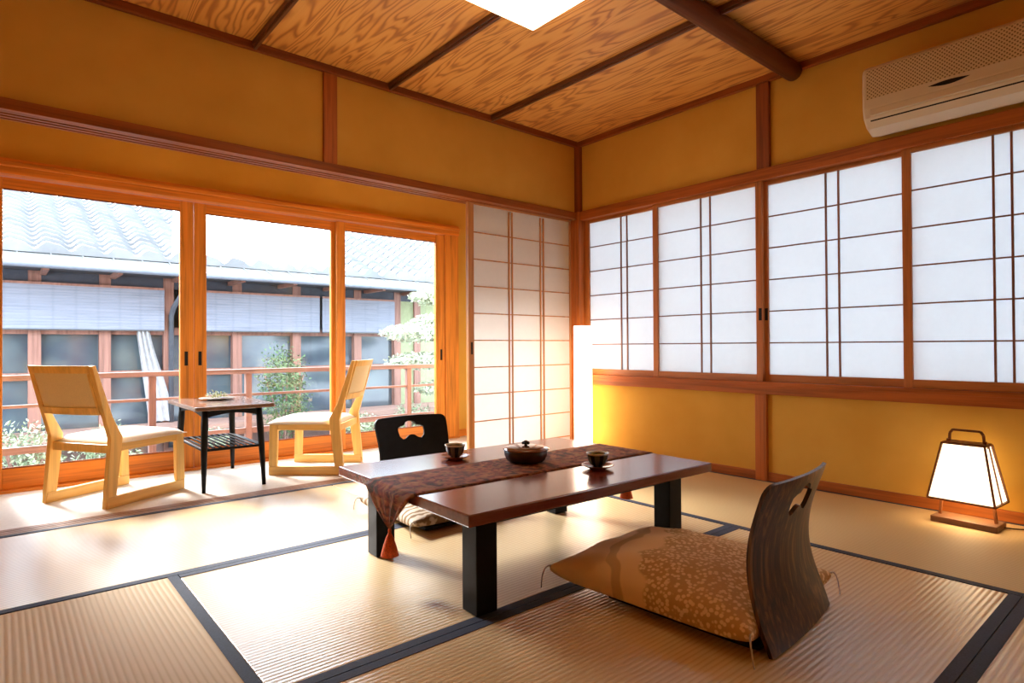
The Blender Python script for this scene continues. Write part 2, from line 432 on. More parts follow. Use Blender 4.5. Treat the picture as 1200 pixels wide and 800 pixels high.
# ------------------------------------------------------------------ paper windows on the right wall
def shoji_window(n, y0, y1, xo, label, m, hand=None):
    """sash in plane x = xo.. ; y1 is the far end; m = positions of the double bars"""
    r = sempty('window_%d' % n, label, 'window', (xo, y0, .562))
    H = 1.148; W = y1-y0; t = .028
    b = B1(0, t, 0, .038, 0, H); obj('stile', b, MAT['winframe_z'], r, .002)
    b = B1(0, t, W-.038, W, 0, H); obj('stile', b, MAT['winframe_z'], r, .002)
    obj('bottom_rail', B1(.001, t-.001, .038, W-.038, 0, .040), MAT['shoji_y'], r, .002)
    obj('top_rail', B1(.001, t-.001, .038, W-.038, H-.022, H), MAT['shoji_y'], r, .002)
    b = BM()
    for k in range(1, 6):
        z = .040+(H-.062)*k/6; box(b, .008, .014, .038, W-.038, z-.0035, z+.0035)
    for y in m: box(b, .006, .014, y-y0-.0045, y-y0+.0045, .04, H-.022)
    obj('lattice', b, MAT['muntin'], r)
    obj('paper', B1(.0145, .0160, .030, W-.030, .03, H-.014), MAT['paper_w'], r)
    if hand is not None: obj('finger_pull', B1(-.0012, .004, hand-y0-.009, hand-y0+.009, .35, .42), MAT['slot'], r)
shoji_window(1, -.715, -.03, .026, 'paper window in the corner, behind the tall white lamp', (-.366, -.419))
shoji_window(2, -1.425, -.668, -.006, 'second paper window from the corner', (-1.026, -1.091), -1.412)
shoji_window(3, -2.158, -1.405, .026, 'third paper window from the corner, left of the air conditioner', (-1.760, -1.824), -1.432)
shoji_window(4, -2.885, -2.128, -.006, 'paper window below the air conditioner', (-2.479, -2.543))
for k, y in ((5, -3.62),): shoji_window(k, y, -2.86, .026, 'paper window beyond the one below the air conditioner', (-3.2, -3.265))

# ------------------------------------------------------------------ tall paper door at the corner
r = sempty('door_4', 'tall paper sliding door beside the tall white lamp', 'paper door', (-.975, .085, .0))
W = .973; H = 1.738; t = .03
obj('stile', B1(0, .045, 0, t, 0, H), MAT['shoji_z'], r, .002); obj('stile', B1(W-.016, W, 0, t, 0, H), MAT['shoji_z'], r, .002)
obj('bottom_rail', B1(.045, W-.016, .001, t-.001, 0, .06), MAT['shoji_x'], r, .002); obj('top_rail', B1(.045, W-.016, .001, t-.001, H-.02, H), MAT['shoji_x'], r, .002)
b = BM()
for k in range(1, 10):
    z = 1.715-.1805*k
    if z > .07: box(b, .045, W-.016, .006, .012, z-.0035, z+.0035)
for x in (.355, .385, .656, .687): box(b, x-.0045, x+.0045, .004, .012, .06, H-.03)
obj('lattice', b, MAT['shoji_z'], r)
obj('paper', B1(.04, W-.012, .0125, .014, .05, H-.015), MAT['paper_s'], r)
obj('finger_pull', B1(.018, .031, -.0012, .006, .72, .80), MAT['slot'], r)

# ------------------------------------------------------------------ glass sliding doors to the garden
def glass_door(n, x0, x1, gx0, gx1, yo, label, pull=None):
    r = sempty('door_%d' % n, label, 'glass door', (x0, yo, .0)); W = x1-x0; H = 1.705; t = .034
    a, c = gx0-x0, gx1-x0
    obj('stile', B1(0, a, 0, t, 0.012, H), MAT['door_z'], r, .003); obj('stile', B1(c, W, 0, t, .012, H), MAT['door_z'], r, .003)
    obj('bottom_rail', B1(a, c, .002, t-.002, .012, .122), MAT['door_x'], r, .003); obj('top_rail', B1(a, c, .002, t-.002, 1.645, H), MAT['door_x'], r, .003)
    b = B1(a, c, .004, .010, .122, .130); box(b, a, c, .004, .01, 1.637, 1.645); obj('glazing_bead', b, MAT['post_d'], r)
    obj('glass_pane', B1(a-.004, c+.004, .016, .020, .12, 1.648), MAT['glass'], r)
    for p in (pull or []): obj('finger_pull', B1(p-x0-.010, p-x0+.010, -.0012, .006, .66, .75), MAT['slot'], r)
glass_door(1, -3.400, -2.382, -3.317, -2.459, YG, 'glass sliding door at the far left behind the wooden chair', (-2.425,))
glass_door(2, -2.378, -1.405, -2.306, -1.460, YG, 'middle glass sliding door behind the small side table', (-2.345,))
glass_door(3, -1.432, -.480, -1.366, -.565, YG-.036, 'last glass sliding door on the right, by the pine tree', (-.515,))
struct('wall_light_block', B1(XL, -3.404, YG+.0, YG+.10, -.02, 1.712), MAT['wall'], label='unseen plaster wall blocking daylight left of the first glass door', cat='wall')  # out of view, made solid to keep daylight off the left mats
b = B1(XL, -.345, YG-.06, YG+.10, 1.712, 1.795); box(b, XL, -.345, YG-.075, YG-.06, 1.752, 1.775)
struct('trim_16', b, MAT['door_x'], .003, label='orange lintel above the glass doors', cat='lintel')
struct('trim_17', B1(-.478, -.345, YG-.05, YG+.10, .012, 1.712), MAT['door_z'], .003, label='door post between the last glass door and the plaster strip', cat='post')
struct('trim_18', B1(XL, -.345, YG-.06, YG+.10, -.03, .012), MAT['door_x'], .002, label='wooden sill under the glass doors', cat='sill')
struct('baseboard_left', B1(-.345, .0, YG-.012, YG, .0, .06), MAT['door_x'], .002, label='low skirting under the pale plaster strip', cat='skirting')

# ------------------------------------------------------------------ low lacquer table
TZ = .32
tb = thing('low_table', 'large low red-brown lacquered table with black block legs', 'low table', (-1.803, -1.408, .002), R(-1.6))
TL, TW = 1.125, .865
obj('tabletop', B1(-TL/2, TL/2, -TW/2, TW/2, TZ-.034, TZ), MAT['lacquer'], tb, .004)
for sx in (-1, 1):
    for sy in (-1, 1):
        cx = sx*(.445) ; cy = sy*(.315)
        obj('leg', B1(cx-.037, cx+.037, cy-.037, cy+.037, 0, TZ-.034), MAT['black'], tb, .003)
b = BM()
for sy in (-1, 1): box(b, -.408, .408, sy*.315-.012, sy*.315+.012, TZ-.075, TZ-.034)
for sx in (-1, 1): box(b, sx*.445-.012, sx*.445+.012, -.278, .278, TZ-.075, TZ-.034)
obj('apron', b, MAT['black'], tb, .002)

# runner with pointed ends and tassels, lying on the table
rn = thing('table_runner', 'reddish-brown brocade runner laid lengthwise over the low table, ends hanging', 'table runner', (-1.803, -1.408, TZ), R(-1.6))
def runner():
    HW = .150; drop = .118; y0 = .000; b = BM(); sec = []
    e = TL/2+.004
    # stations: (x, z, halfwidth, thickness normal)
    st = []
    for k in range(6): s = k/5; st.append((-e-.004-.010*math.sin(s*PI*.5), -.012-drop*(1-s)+0.0, HW*(.02+.98*s**.8)*(.8+.2*s)))
    for k in range(4): a = PI/2*(k+1)/4; st.append((-e+.006-.010*math.cos(a), .0035-.010*(1-math.sin(a)), HW))
    for k in range(1, 25): st.append((-e+(2*e)*k/25, .0035, HW))
    for k in range(4): a = PI/2*(3-k)/4; st.append((e-.006+.010*math.cos(a), .0035-.010*(1-math.sin(a)), HW))
    for k in range(6): s = 1-k/5; st.append((e+.004+.010*math.sin(s*PI*.5), -.012-drop*(1-s), HW*(.02+.98*s**.8)*(.8+.2*s)))
    n = 12; up_, lo = [], []
    for i, (x, z, hw) in enumerate(st):
        px, pz = st[max(i-1, 0)][:2]; qx, qz = st[min(i+1, len(st)-1)][:2]
        t = Vector((qx-px, 0, qz-pz)).normalized(); nn = Vector((-t.z, 0, t.x))
        row = []
        for j in range(n+1):
            v = j/n*2-1; fold = 0
            if i < 6: fold = .010*math.cos(v*PI*2.2)*(1-abs(i-3)/6)
            if i > len(st)-7: fold = .010*math.cos(v*PI*2.2)*.5
            p = Vector((x, y0+v*hw, z))+nn*abs(fold)
            row.append(p)
        up_.append([b.verts.new(p+nn*.0012) for p in row]); lo.append([b.verts.new(p-nn*.0012) for p in row])
    for a, c in zip(up_, up_[1:]):
        for j in range(n): b.faces.new((a[j], a[j+1], c[j+1], c[j]))
    for a, c in zip(lo, lo[1:]):
        for j in range(n): b.faces.new((a[j+1], a[j], c[j], c[j+1]))
    for k in range(len(st)-1):
        for j in (0, n): b.faces.new((up_[k][j], up_[k+1][j], lo[k+1][j], lo[k][j]))
    for k in (0, len(st)-1):
        for j in range(n): b.faces.new((up_[k][j], up_[k][j+1], lo[k][j+1], lo[k][j]))
    return b, e, y0, drop
b, e, y0, drop = runner()
obj('cloth', b, MAT['brocade'], rn, smooth=True)
for s in (-1, 1):
    x = s*(e+.006); zt = -.012-drop
    b = BM(); prof = [(.003, zt+.004), (.006, zt-.006), (.005, zt-.014), (.013, zt-.03), (.022, zt-.058), (.029, zt-.086), (.020, zt-.089), (.002, zt-.078)]
    lathe(b, prof, 20, x, y0)
    for v in b.verts:
        a = math.atan2(v.co.y-y0, v.co.x-x); q = 1+.08*math.sin(a*10); v.co.x = x+(v.co.x-x)*q; v.co.y = y0+(v.co.y-y0)*q
    obj('tassel', b, MAT['orange'], rn, smooth=True)['label'] = 'orange silk tassel'

# tea things
def cup(x, y, z, label, glaze):
    c = thing('teacup', label, 'teacup', (x, y, z), 0, 'teacups on the low table')
    b = BM(); prof = [(.019, 0), (.020, .006), (.024, .008), (.031, .016), (.036, .030), (.040, .046), (.0415, .050), (.0395, .050), (.037, .045), (.033, .030), (.028, .016), (.018, .011)]
    lathe(b, prof, 36); obj('bowl', b, glaze, c, smooth=True)
    b = BM(); lathe(b, [(.0398, .0455), (.0424, .0505), (.0412, .0525), (.0392, .0515), (.0375, .0465)], 36, cap=False); obj('rim', b, MAT['porcelain'], c, smooth=True)['label'] = 'pale glazed rim'
    b = BM(); lathe(b, [(.03, .040), (.0362, .0405), (.0362, .0425), (.001, .0425)], 32); obj('tea', b, MAT['tea'], c)
def saucer(x, y, z, label):
    b = BM(); lathe(b, [(.028, 0), (.030, .003), (.046, .009), (.058, .0145), (.0595, .0165), (.057, .0165), (.044, .012), (.026, .008), (.001, .0075)], 36)
    o = obj('saucer', b, MAT['saucer'], None, smooth=True); o.location = (x, y, z); tag(o, label, 'saucer', 'wooden saucers on the low table')
def glaze(name, a, c):
    t = NT(name); g = t.n('ShaderNodeTexCoord'); s = t.n('ShaderNodeSeparateXYZ'); t.l(g.outputs['Object'], s.inputs[0])
    ang = t.math('ARCTAN2', s.outputs[1], s.outputs[0]); w_ = t.math('SINE', t.math('MULTIPLY', ang, 7))
    t.set(t.ramp(t.math('ADD', t.math('MULTIPLY', w_, .5), .5), [(.35, a), (.6, c)]), .18, .5); return t.m
G1 = glaze('dark_blue_striped_glaze', (.012, .016, .026), (.16, .14, .10)); G2 = glaze('black_green_glaze', (.010, .012, .012), (.09, .085, .06))
for (x, y), l1, l2, g in (((-1.94, -1.135), 'striped dark teacup at the far edge of the table, by the black chair back', 'wooden saucer under the striped teacup at the far edge', G1),
                          ((-1.660, -1.640), 'dark flared teacup with pale rim on the bare front half of the table', 'wooden saucer under the flared teacup in front of the runner', G2)):
    saucer(x, y, TZ+.001, l2); cup(x, y, TZ+.0088, l1, g)
# lidded sweets bowl
cb = thing('sweets_bowl', 'round dark lidded sweets bowl standing on the brocade runner', 'lidded bowl', (-1.775, -1.375, TZ+.0055))
b = BM(); prof = [(.050, 0), (.066, .003), (.076, .012), (.083, .028), (.084, .044), (.080, .046), (.076, .040), (.05, .03), (.001, .03)]
lathe(b, prof, 48)
for v in b.verts:
    a = math.atan2(v.co.y, v.co.x); r_ = math.hypot(v.co.x, v.co.y)
    if r_ > .06: q = 1+.018*math.cos(a*12); v.co.x *= q; v.co.y *= q
obj('body', b, plain('dark_carved_wood', (.030, .012, .009), .35, .5), cb, smooth=True)
b = BM(); lathe(b, [(.080, .0445), (.0885, .047), (.089, .050), (.080, .055), (.055, .060), (.02, .062), (.001, .062)], 48)
obj('lid', b, plain('polished_lid', (.16, .055, .035), .12, .7, coat=.6), cb, smooth=True)['label'] = 'glossy reddish lid'
b = BM(); lathe(b, [(.007, .061), (.006, .066), (.011, .070), (.013, .075), (.009, .079), (.003, .082), (.001, .082)], 20)
for k in range(5):
    a = k*2*PI/5; m_ = bmesh.ops.create_icosphere(b, subdivisions=2, radius=.006, matrix=Matrix.Translation((.011*math.cos(a), .011*math.sin(a), .072)))
obj('knob', b, MAT['black'], cb, smooth=True)

# ------------------------------------------------------------------ legless chairs
def hole_outline(cx, cz, w_, h_):
    pts = []
    ctrl = [(-.50, -.05), (-.49, .14), (-.38, .24), (-.24, .27), (-.17, .42), (-.06, .50), (.06, .50), (.17, .42), (.24, .27), (.38, .24), (.49, .14), (.50, -.05),
            (.47, -.30), (.36, -.46), (.24, -.42), (.10, -.27), (0, -.24), (-.10, -.27), (-.24, -.42), (-.36, -.46), (-.47, -.30)]
    return [(cx+x*w_, cz+z*h_) for x, z in ctrl]
def legless_chair(name_label, loc, rz, mat_back, mat_seat, WBK=.452):
    """local +Y is the way the sitter faces; the back stands at y = 0"""
    c = thing('legless_chair', name_label, 'legless chair', loc, rz, 'legless floor chairs at the low table')
    HB = .425; WB = WBK
    def prof(z):                       # forward bulge of the back in its height
        s = max(0, min(1, z/HB)); return .050*math.sin(PI*min(1, s*1.0))**1.15 - .012*s*s
    def fn(u, v):
        # v runs up the back; horizontal hollow grows towards the top
        arc = .030*(.4+.6*v/HB)*(abs(u)/(WB/2))**2
        wst = 1-.055*math.sin(PI*min(1, v/HB))
        e_ = .004; dz = (prof(v+e_)-prof(v-e_))/(2*e_); du = 2*.030*(.4+.6*v/HB)*u/(WB/2)**2
        return (u*wst, prof(v)+arc, v), (-du, 1, -dz)
    hw = WB/2; r_ = .035; o = [(-hw*.96, .002), (hw*.96, .002), (hw, .05), (hw, HB-r_)]
    o += [(hw-r_+r_*math.cos(a), HB-r_+r_*math.sin(a)) for a in [k*PI/10 for k in range(1, 6)]]
    o += [(hw*.3, HB+.003), (-hw*.3, HB+.003)]
    o += [(-hw+r_+r_*math.cos(a), HB-r_+r_*math.sin(a)) for a in [PI/2+k*PI/10 for k in range(0, 5)]] + [(-hw, HB-r_), (-hw, .05)]
    sheet('backrest', o, [hole_outline(0, HB-.068, .150, .088)], fn, .011, mat_back, c, .018)
    # seat board with the turned-up rear edge
    b = BM(); sec = [(.040, .012), (.05, .006), (.07, .004), (.30, .006), (.50, .010)]
    rings = []
    for y, z in sec: rings.append([(-.205, y, z), (.205, y, z), (.205, y+.0, z+.011), (-.205, y+.0, z+.011)])
    loft(b, rings); obj('seat_board', b, mat_seat, c, .002)
    return c
c2 = legless_chair('near legless chair with dark brown bent-plywood back, seen from behind', (-1.672, -2.392, 0), R(5.5), MAT['brownply'], MAT['black'])
c1 = legless_chair('far legless chair with black back and cloud-shaped grip hole, behind the table', (-1.765, -.485, 0), R(180-1.5), MAT['black'], MAT['black'], .405)

def cushion(label, loc, rz, mat_, W=.52, L=.62, H=.105, base=.016, tassels=True):
    c = thing('floor_cushion', label, 'cushion', loc, rz, 'floor cushions on the legless chairs')
    N = 28; b = BM(); T, Bo = {}, {}
    for i in range(N+1):
        for j in range(N+1):
            u = math.sin((i/N-.5)*PI); v = math.sin((j/N-.5)*PI)
            pin = .055
            x = u*W/2*(1-pin*(1-v**2)*abs(u)); y = v*L/2*(1-pin*(1-u**2)*abs(v))
            e_ = max(0, (1-u*u))**.33*max(0, (1-v*v))**.33
            w1 = .004*math.sin(9*u+4*v)+.003*math.sin(14*v-5*u)
            corner = (abs(u)*abs(v))**6*.012
            mid = base+.30*H+corner
            t = mid+e_*(H*.70+w1); bt = mid-e_**.55*(.30*H+.0)
            T[i, j] = b.verts.new((x, y, t+.0006))
            Bo[i, j] = T[i, j] if i in (0, N) or j in (0, N) else b.verts.new((x, y, max(bt, base)))
    for i in range(N):
        for j in range(N):
            b.faces.new((T[i, j], T[i+1, j], T[i+1, j+1], T[i, j+1]))
            q = (Bo[i, j], Bo[i, j+1], Bo[i+1, j+1], Bo[i+1, j])
            if len(set(q)) >= 3:
                try: b.faces.new(q)
                except ValueError: pass
    obj('cover', b, mat_, c, smooth=True)
    zc = base+.30*H+.012
    for sx in (-1, 1):
        for sy in (-1, 1):
            b = BM(); x, y = sx*(W/2-.004), sy*(L/2-.004)
            n_ = 9; pts = []
            for k in range(n_):
                s = k/(n_-1); pts.append((x+sx*(.026*math.sin(s*PI*.62)), y+sy*(.02*s), zc*(1-s**1.6)+.004+.012*math.sin(PI*s)))
            tube(b, pts, .0016, 6, [.0028-.0008*k/8 for k in range(n_)])
            obj('corner_thread', b, MAT['cord'], c, smooth=True)
    return c
cushion('tan cushion with blossom print on the near legless chair', (-1.688, -2.035, .0), R(4), MAT['cushion'], .565, .655, .130)
cushion('pale patterned cushion on the far legless chair, half under the table', (-1.79, -.745, .0), R(-2), MAT['cushion_b'], .50, .52, .085)

# ------------------------------------------------------------------ wooden lounge chairs
def lounge_chair(label, loc, rz):
    """origin midway between the rear feet; +X forward, width along Y (half .2)"""
    c = thing('lounge_chair', label, 'chair', loc, rz, 'low beech lounge chairs by the glass doors')
    hw = .215; T = .026
    for s in (-1, 1):
        y = s*hw; y0, y1 = (y-T, y) if s > 0 else (y, y+T)
        # runner, front leg, rear upright with its bend: one outline in the XZ plane each
        b = BM(); prism(b, [(.006, 0), (.462, 0), (.462, .052), (.012, .052)], 'y', y0, y1); obj('sled_runner', b, MAT['honey_x'], c, .003)
        b = BM(); prism(b, [(.412, .052), (.462, .052), (.455, .305), (.405, .305)], 'y', y0+.001, y1-.001); obj('front_leg', b, MAT['honey'], c, .003)
        b = BM(); prism(b, [(.0, .0), (.012, .052), (.058, .052), (.088, .305), (.090, .340), (.038, .44), (-.048, .692), (-.068, .690), (-.018, .50), (.028, .335), (.026, .300)][:], 'y', y0-.0005, y1+.0005)
        obj('rear_post', b, MAT['honey'], c, .003)
        b = BM(); prism(b, [(.085, .268), (.405, .272), (.405, .305), (.088, .305)], 'y', y0+.002, y1-.002); obj('seat_rail', b, MAT['honey_x'], c, .002)
    b = BM(); box(b, .41, .45, -hw+T, hw-T, .262, .303); box(b, .035, .078, -hw+T, hw-T, .262, .303); obj('cross_rail', b, MAT['honey'], c, .002)
    box_ = BM()
    # padded seat, crowned
    N = 14; T_, B_ = {}, {}
    for i in range(N+1):
        for j in range(N+1):
            u = i/N*2-1; v = j/N*2-1
            x = .262+u*.215; yy = v*(.214 if x > .10 else .187)
            e_ = (1-u**8)*(1-v**8)
            z = .308+.026*e_**.6+.012*(1-u*u)*(1-v*v)+(.010*(1-((u+1)/2))**2 if False else 0)
            T_[i, j] = box_.verts.new((x, yy, z)); B_[i, j] = box_.verts.new((x, yy, .3055))
    for i in range(N):
        for j in range(N):
            box_.faces.new((T_[i, j], T_[i+1, j], T_[i+1, j+1], T_[i, j+1])); box_.faces.new((B_[i, j+1], B_[i+1, j+1], B_[i+1, j], B_[i, j]))
    for k in range(N):
        for (a, d) in (((k, 0), (k+1, 0)), ((k, N), (k+1, N)), ((0, k), (0, k+1)), ((N, k), (N, k+1))):
            box_.faces.new((T_[a], T_[d], B_[d], B_[a]))
    obj('seat_pad', box_, MAT['cream'], c, smooth=True)
    # framed back panel, slightly hollow and curved across
    def back(z0, z1, ya, thick, off, matl, name):
        b = BM(); rings = []; n = 12
        for k in range(n+1):
            y = -ya+2*ya*k/n; bow = -.020*(1-(y/ya)**2)
            def X(z): return .028-(z-.36)*(.096/.34)+bow+off
            rings.append([(X(z0)-thick/2, y, z0), (X(z0)+thick/2, y, z0), (X(z1)+thick/2, y, z1), (X(z1)-thick/2, y, z1)])
        loft(b, rings); obj(name, b, matl, c, smooth=False)
    back(.654, .690, hw-T, .022, 0, MAT['honey'], 'top_rail')
    back(.452, .486, hw-T, .020, 0, MAT['honey'], 'lower_rail')
    back(.486, .654, hw-T-.012, .012, 0, plain('pale_woven_back', (.78, .62, .36), .7, .2, .08, 240), 'back_panel')
    for s in (-1, 1):
        b = BM(); y = s*(hw-T-.006); bar(b, (.028-.126*.282, y, .486), (.028-.294*.282, y, .654), .02, .012)
        obj('back_stile', b, MAT['honey'], c)
    return c
lounge_chair('light wooden lounge chair at the left, its framed back turned to the viewer', (-3.055, .520, 0), math.atan2(.238, .384))
lounge_chair('light wooden lounge chair between the side table and the black chair back', (-1.600, .475, 0), math.atan2(.283, -.316))

# ------------------------------------------------------------------ side table between them
stb = thing('side_table', 'small black side table with slatted shelf between the two wooden chairs', 'side table', (-2.345, .690, 0), R(0))
b = BM(); prism(b, [(-.20, -.345), (.20, -.345), (.205, -.33), (.212, 0), (.205, .33), (.20, .345), (-.20, .345), (-.205, .33), (-.212, 0), (-.205, -.33)], 'z', .438, .460)
obj('tabletop', b, MAT['sidetop'], stb, .004)
for sx in (-1, 1):
    for sy in (-1, 1):
        b = BM(); tube(b, [(sx*.140, sy*.265, .438), (sx*.144, sy*.272, .35), (sx*.150, sy*.285, .2), (sx*.156, sy*.303, .0)], .015, 12, [.016, .0185, .016, .010])
        obj('leg', b, MAT['black'], stb, smooth=True)
b = BM()
for s in (-1, 1):
    n = 10; o_ = [(-.14+.28*k/n, .438) for k in range(n+1)] + [(.14-.28*k/n, .392+.022*math.sin(PI*k/n)) for k in range(n+1)]
    prism(b, o_, 'y', s*.267-.007, s*.267+.007)
    o_ = [(-.262+.524*k/n, .438) for k in range(n+1)] + [(.262-.524*k/n, .392+.022*math.sin(PI*k/n)) for k in range(n+1)]
    prism(b, o_, 'x', s*.142-.007, s*.142+.007)
obj('apron', b, MAT['black'], stb)
b = BM()
for s in (-1, 1): bar(b, (s*.150, -.285, .222), (s*.150, .285, .222), .014, .014, (1, 0, 0)); bar(b, (-.150, s*.283, .222), (.150, s*.283, .222), .014, .014)
obj('shelf_frame', b, MAT['black'], stb, .002)
b = BM()
for k in range(9): x = -.13+.26*k/8; box(b, x-.006, x+.006, -.278, .278, .226, .231)
obj('shelf_slats', b, MAT['black'], stb)
# dish of pale leaves on it
dp = thing('shallow_dish', 'shallow white dish at the back of the small black side table', 'dish', (-2.33, .80, .461))
b = BM(); lathe(b, [(.05, 0), (.055, .003), (.092, .008), (.10, .012), (.094, .012), (.05, .006), (.001, .005)], 32); obj('dish', b, MAT['porcelain'], dp, smooth=True)
lf = plain('pale_green_sprig', (.55, .58, .30), .7, .3, .25, 60)
b = BM()
for k in range(90):
    a = random.uniform(0, 2*PI); r_ = .055*math.sqrt(random.random()); z = .012+.040*(1-(r_/.06)**2)*random.random()
    p = Vector((r_*math.cos(a), r_*math.sin(a), z)); d = Vector((math.cos(a), math.sin(a), random.uniform(.1, .9))).normalized()*random.uniform(.014, .026)
    s = d.cross(Vector((0, 0, 1))).normalized()*.006
    v = [b.verts.new(q) for q in (p, p+d*.5+s, p+d, p+d*.5-s)]; b.faces.new(v)
tag(obj('leafy_sprigs', b, lf), 'heap of pale green sprigs lying in the shallow dish', 'plant', None, 'stuff').location = (-2.33, .80, .461)

# ------------------------------------------------------------------ lamps
# tall white column lamp in the corner
cl = thing('column_lamp', 'tall glowing white column lamp in the room corner', 'floor lamp', (-.150, -.165, 0))
b = BM(); prism(b, [(-.047, -.047), (.047, -.047), (.047, .047), (-.047, .047)], 'z', .03, .915); obj('lamp_shade', b, glow('white_lamp_paper', (1, .77, .60), 9.5), cl, .006)
obj('base', B1(-.053, .053, -.053, .053, 0, .03), MAT['post_z'], cl, .003)
# square ceiling lamp
LC = (-1.70, -1.325)
kl = thing('ceiling_lamp', 'square glowing white lamp under the wooden ceiling', 'ceiling lamp', (LC[0], LC[1], 2.268))
b = B1(-.26, .26, -.26, .26, -.034, .022)
obj('diffuser', b, glow('white_ceiling_diffuser', (1, .76, .45), 4.6), kl, .006)
obj('ceiling_plate', B1(-.2, .2, -.2, .2, .022, .031), MAT['white'], kl)
# pull cord seen left of the lamp
b = BM(); tube(b, [(-1.985, -.60, 2.256), (-1.985, -.60, 1.9)], .001, 6)

# small lantern (andon) on the mats by the window wall
an = thing('table_lantern', 'small glowing paper lantern with wooden frame and carrying handle', 'lantern', (-.178, -2.412, 0), R(-4))
# local: Y is the long side (toward the wall run), X is depth; front face is -X
fr = wood('lantern_frame', (.20, .062, .016), 'Z', rough=.4)
def yz(x, y, z): return (x, y, z)
obj('base', B1(-.060, .060, -.118, .118, 0, .026), wood('lantern_base', (.17, .07, .03), 'Y'), an, .003)
ZB, ZT = .108, .345; bx, by, tx, ty = .086, .119, .046, .076
corn = {}
for sx in (-1, 1):
    for sy in (-1, 1):
        b = BM(); k = (ZT-.02)/(ZT-ZB)
        p1 = Vector((sx*tx, sy*ty, ZT)); p0 = Vector((sx*bx, sy*by, ZB))
        bar(b, p0, p1, .007, .007, (1, 0, 0)); obj('corner_post', b, fr, an)
for sy in (-1, 1):
    b = BM()
    bar(b, (0, sy*.100, .026), (0, sy*.066, .360), .012, .010, (0, 1, 0)); obj('upright', b, fr, an)
for z, x_, y_ in ((ZB, bx, by), (ZT, tx, ty)):
    b = BM()
    for s in (-1, 1):
        bar(b, (s*x_, -y_, z), (s*x_, y_, z), .007, .007, (1, 0, 0)); bar(b, (-x_, s*y_, z), (x_, s*y_, z), .007, .007, (0, 1, 0))
    obj('rim_frame', b, fr, an)
for s in (-1, 1):
    b = BM(); bar(b, (0, s*(by+.001), ZB), (0, s*(ty+.001), ZT), .005, .005, (1, 0, 0)); obj('side_bar', b, fr, an)
b = BM(); i_ = .004
rings = [[(-x_+i_, -y_+i_, z), (x_-i_, -y_+i_, z), (x_-i_, y_-i_, z), (-x_+i_, y_-i_, z)] for z, x_, y_ in ((ZB+.004, bx, by), (ZT-.004, tx, ty))]
loft(b, rings, cap=False); obj('lamp_shade', b, glow('lantern_paper', (1, .82, .54), 2.2), an)['label'] = 'glowing white paper shade'
obj('top_board', B1(-tx+.002, tx-.002, -ty+.002, ty-.002, ZT-.002, ZT+.006), fr, an)
b = BM(); ptz = [(0, -.062, .352), (0, -.060, .385), (0, -.050, .400), (0, .050, .400), (0, .060, .385), (0, .062, .352)]
for p, q in zip(ptz, ptz[1:]): bar(b, p, q, .009, .009, (1, 0, 0))
obj('handle', b, fr, an)
b = BM(); bmesh.ops.create_uvsphere(b, u_segments=16, v_segments=10, radius=.026, matrix=Matrix.Translation((0, 0, .19))); obj('bulb', b, glow('bulb_glass', (1, .72, .4), 20), an, smooth=True)
b = BM(); tube(b, [(0, 0, .108), (0, 0, .085)], .004, 8); obj('switch', b, fr, an)
lamp('lantern_light', 'POINT', (-.19, -2.412, .085), .7, (1, .62, .28), shadow_soft_size=.03)
b = BM(); tube(b, [(-.17, -2.515, .012), (-.13, -2.56, .005), (-.06, -2.66, .004), (-.04, -2.8, .004), (-.035, -3.2, .004), (-.035, -3.7, .004)], .0028, 6)
tag(obj('lantern_cord', b, MAT['flex'], smooth=True), 'thin dark cable running from the lantern along the skirting', 'cable')

# wall outlet
ou = thing('wall_outlet', 'small wall outlet beside the tall column lamp', 'outlet', (-.0005, -.085, .165))
obj('plate', B1(-.005, .0, -.025, .025, -.055, .055), plain('ivory_plate', (.70, .55, .30), .5), ou, .001)
for z in (-.022, .022): obj('socket', B1(-.0065, -.004, -.011, .011, z-.009, z+.009), MAT['slot'], ou)

# ------------------------------------------------------------------ air conditioner
ac = thing('air_conditioner', 'wall-mounted beige air conditioner above the paper windows', 'air conditioner', (-.001, -2.425, 1.800))
AH = .315; AW = .40
prof = [(0, .0), (-.085, -.022), (-.150, .000), (-.192, .040), (-.204, .085), (-.204, .245), (-.196, .27), (-.176, .286), (-.05, .292), (0, .292)]
prof = [(x, z) for x, z in prof]
b = BM(); loft(b, [[(x, -AW, z) for x, z in prof], [(x, AW, z) for x, z in prof]]); obj('casing', b, MAT['white'], ac, .014, seg=4)
def grille_mat():
    t = NT('beige_lattice_grille'); v = t.coord((1, 1, 1), rot=(R(45), 0, 0))
    a = t.wave(v, 2*PI/.012/20, 'Y'); c = t.wave(v, 2*PI/.012/20, 'Z')
    f = t.math('MULTIPLY', a, c)
    t.set(t.ramp(f, [(.25, (.60, .46, .28)), (.55, (.20, .13, .07))]), .5, .3); t.bump(f, .4, -.003); return t.m
obj('grille', B1(-.2065, -.2035, -AW+.02, AW-.02, .125, .262), grille_mat(), ac, .001)
obj('vent_flap', B1(-.2035, -.180, -AW+.035, AW-.035, .046, .078, Matrix.Rotation(R(0), 4, 'Y')), MAT['white'], ac, .004)
b = BM()
prism(b, [(-.1805, .0285), (-.1830, .0315), (-.1800, .0285), (-.176, .025)], 'y', -AW+.03, AW-.03); obj('air_slot', b, MAT['slot'], ac)
b = BM(); n = 20; o_ = [(-.075+.15*k/n, .106+.007*math.sin(PI*k/n)) for k in range(n+1)] + [(.075-.15*k/n, .106-.012*math.sin(PI*k/n)) for k in range(1, n)]
prism(b, o_, 'x', -.2065, -.2035); q_ = obj('display_window', b, MAT['slot'], ac); q_['label'] = 'black lens-shaped window'; q_.location = (0, .055, 0)

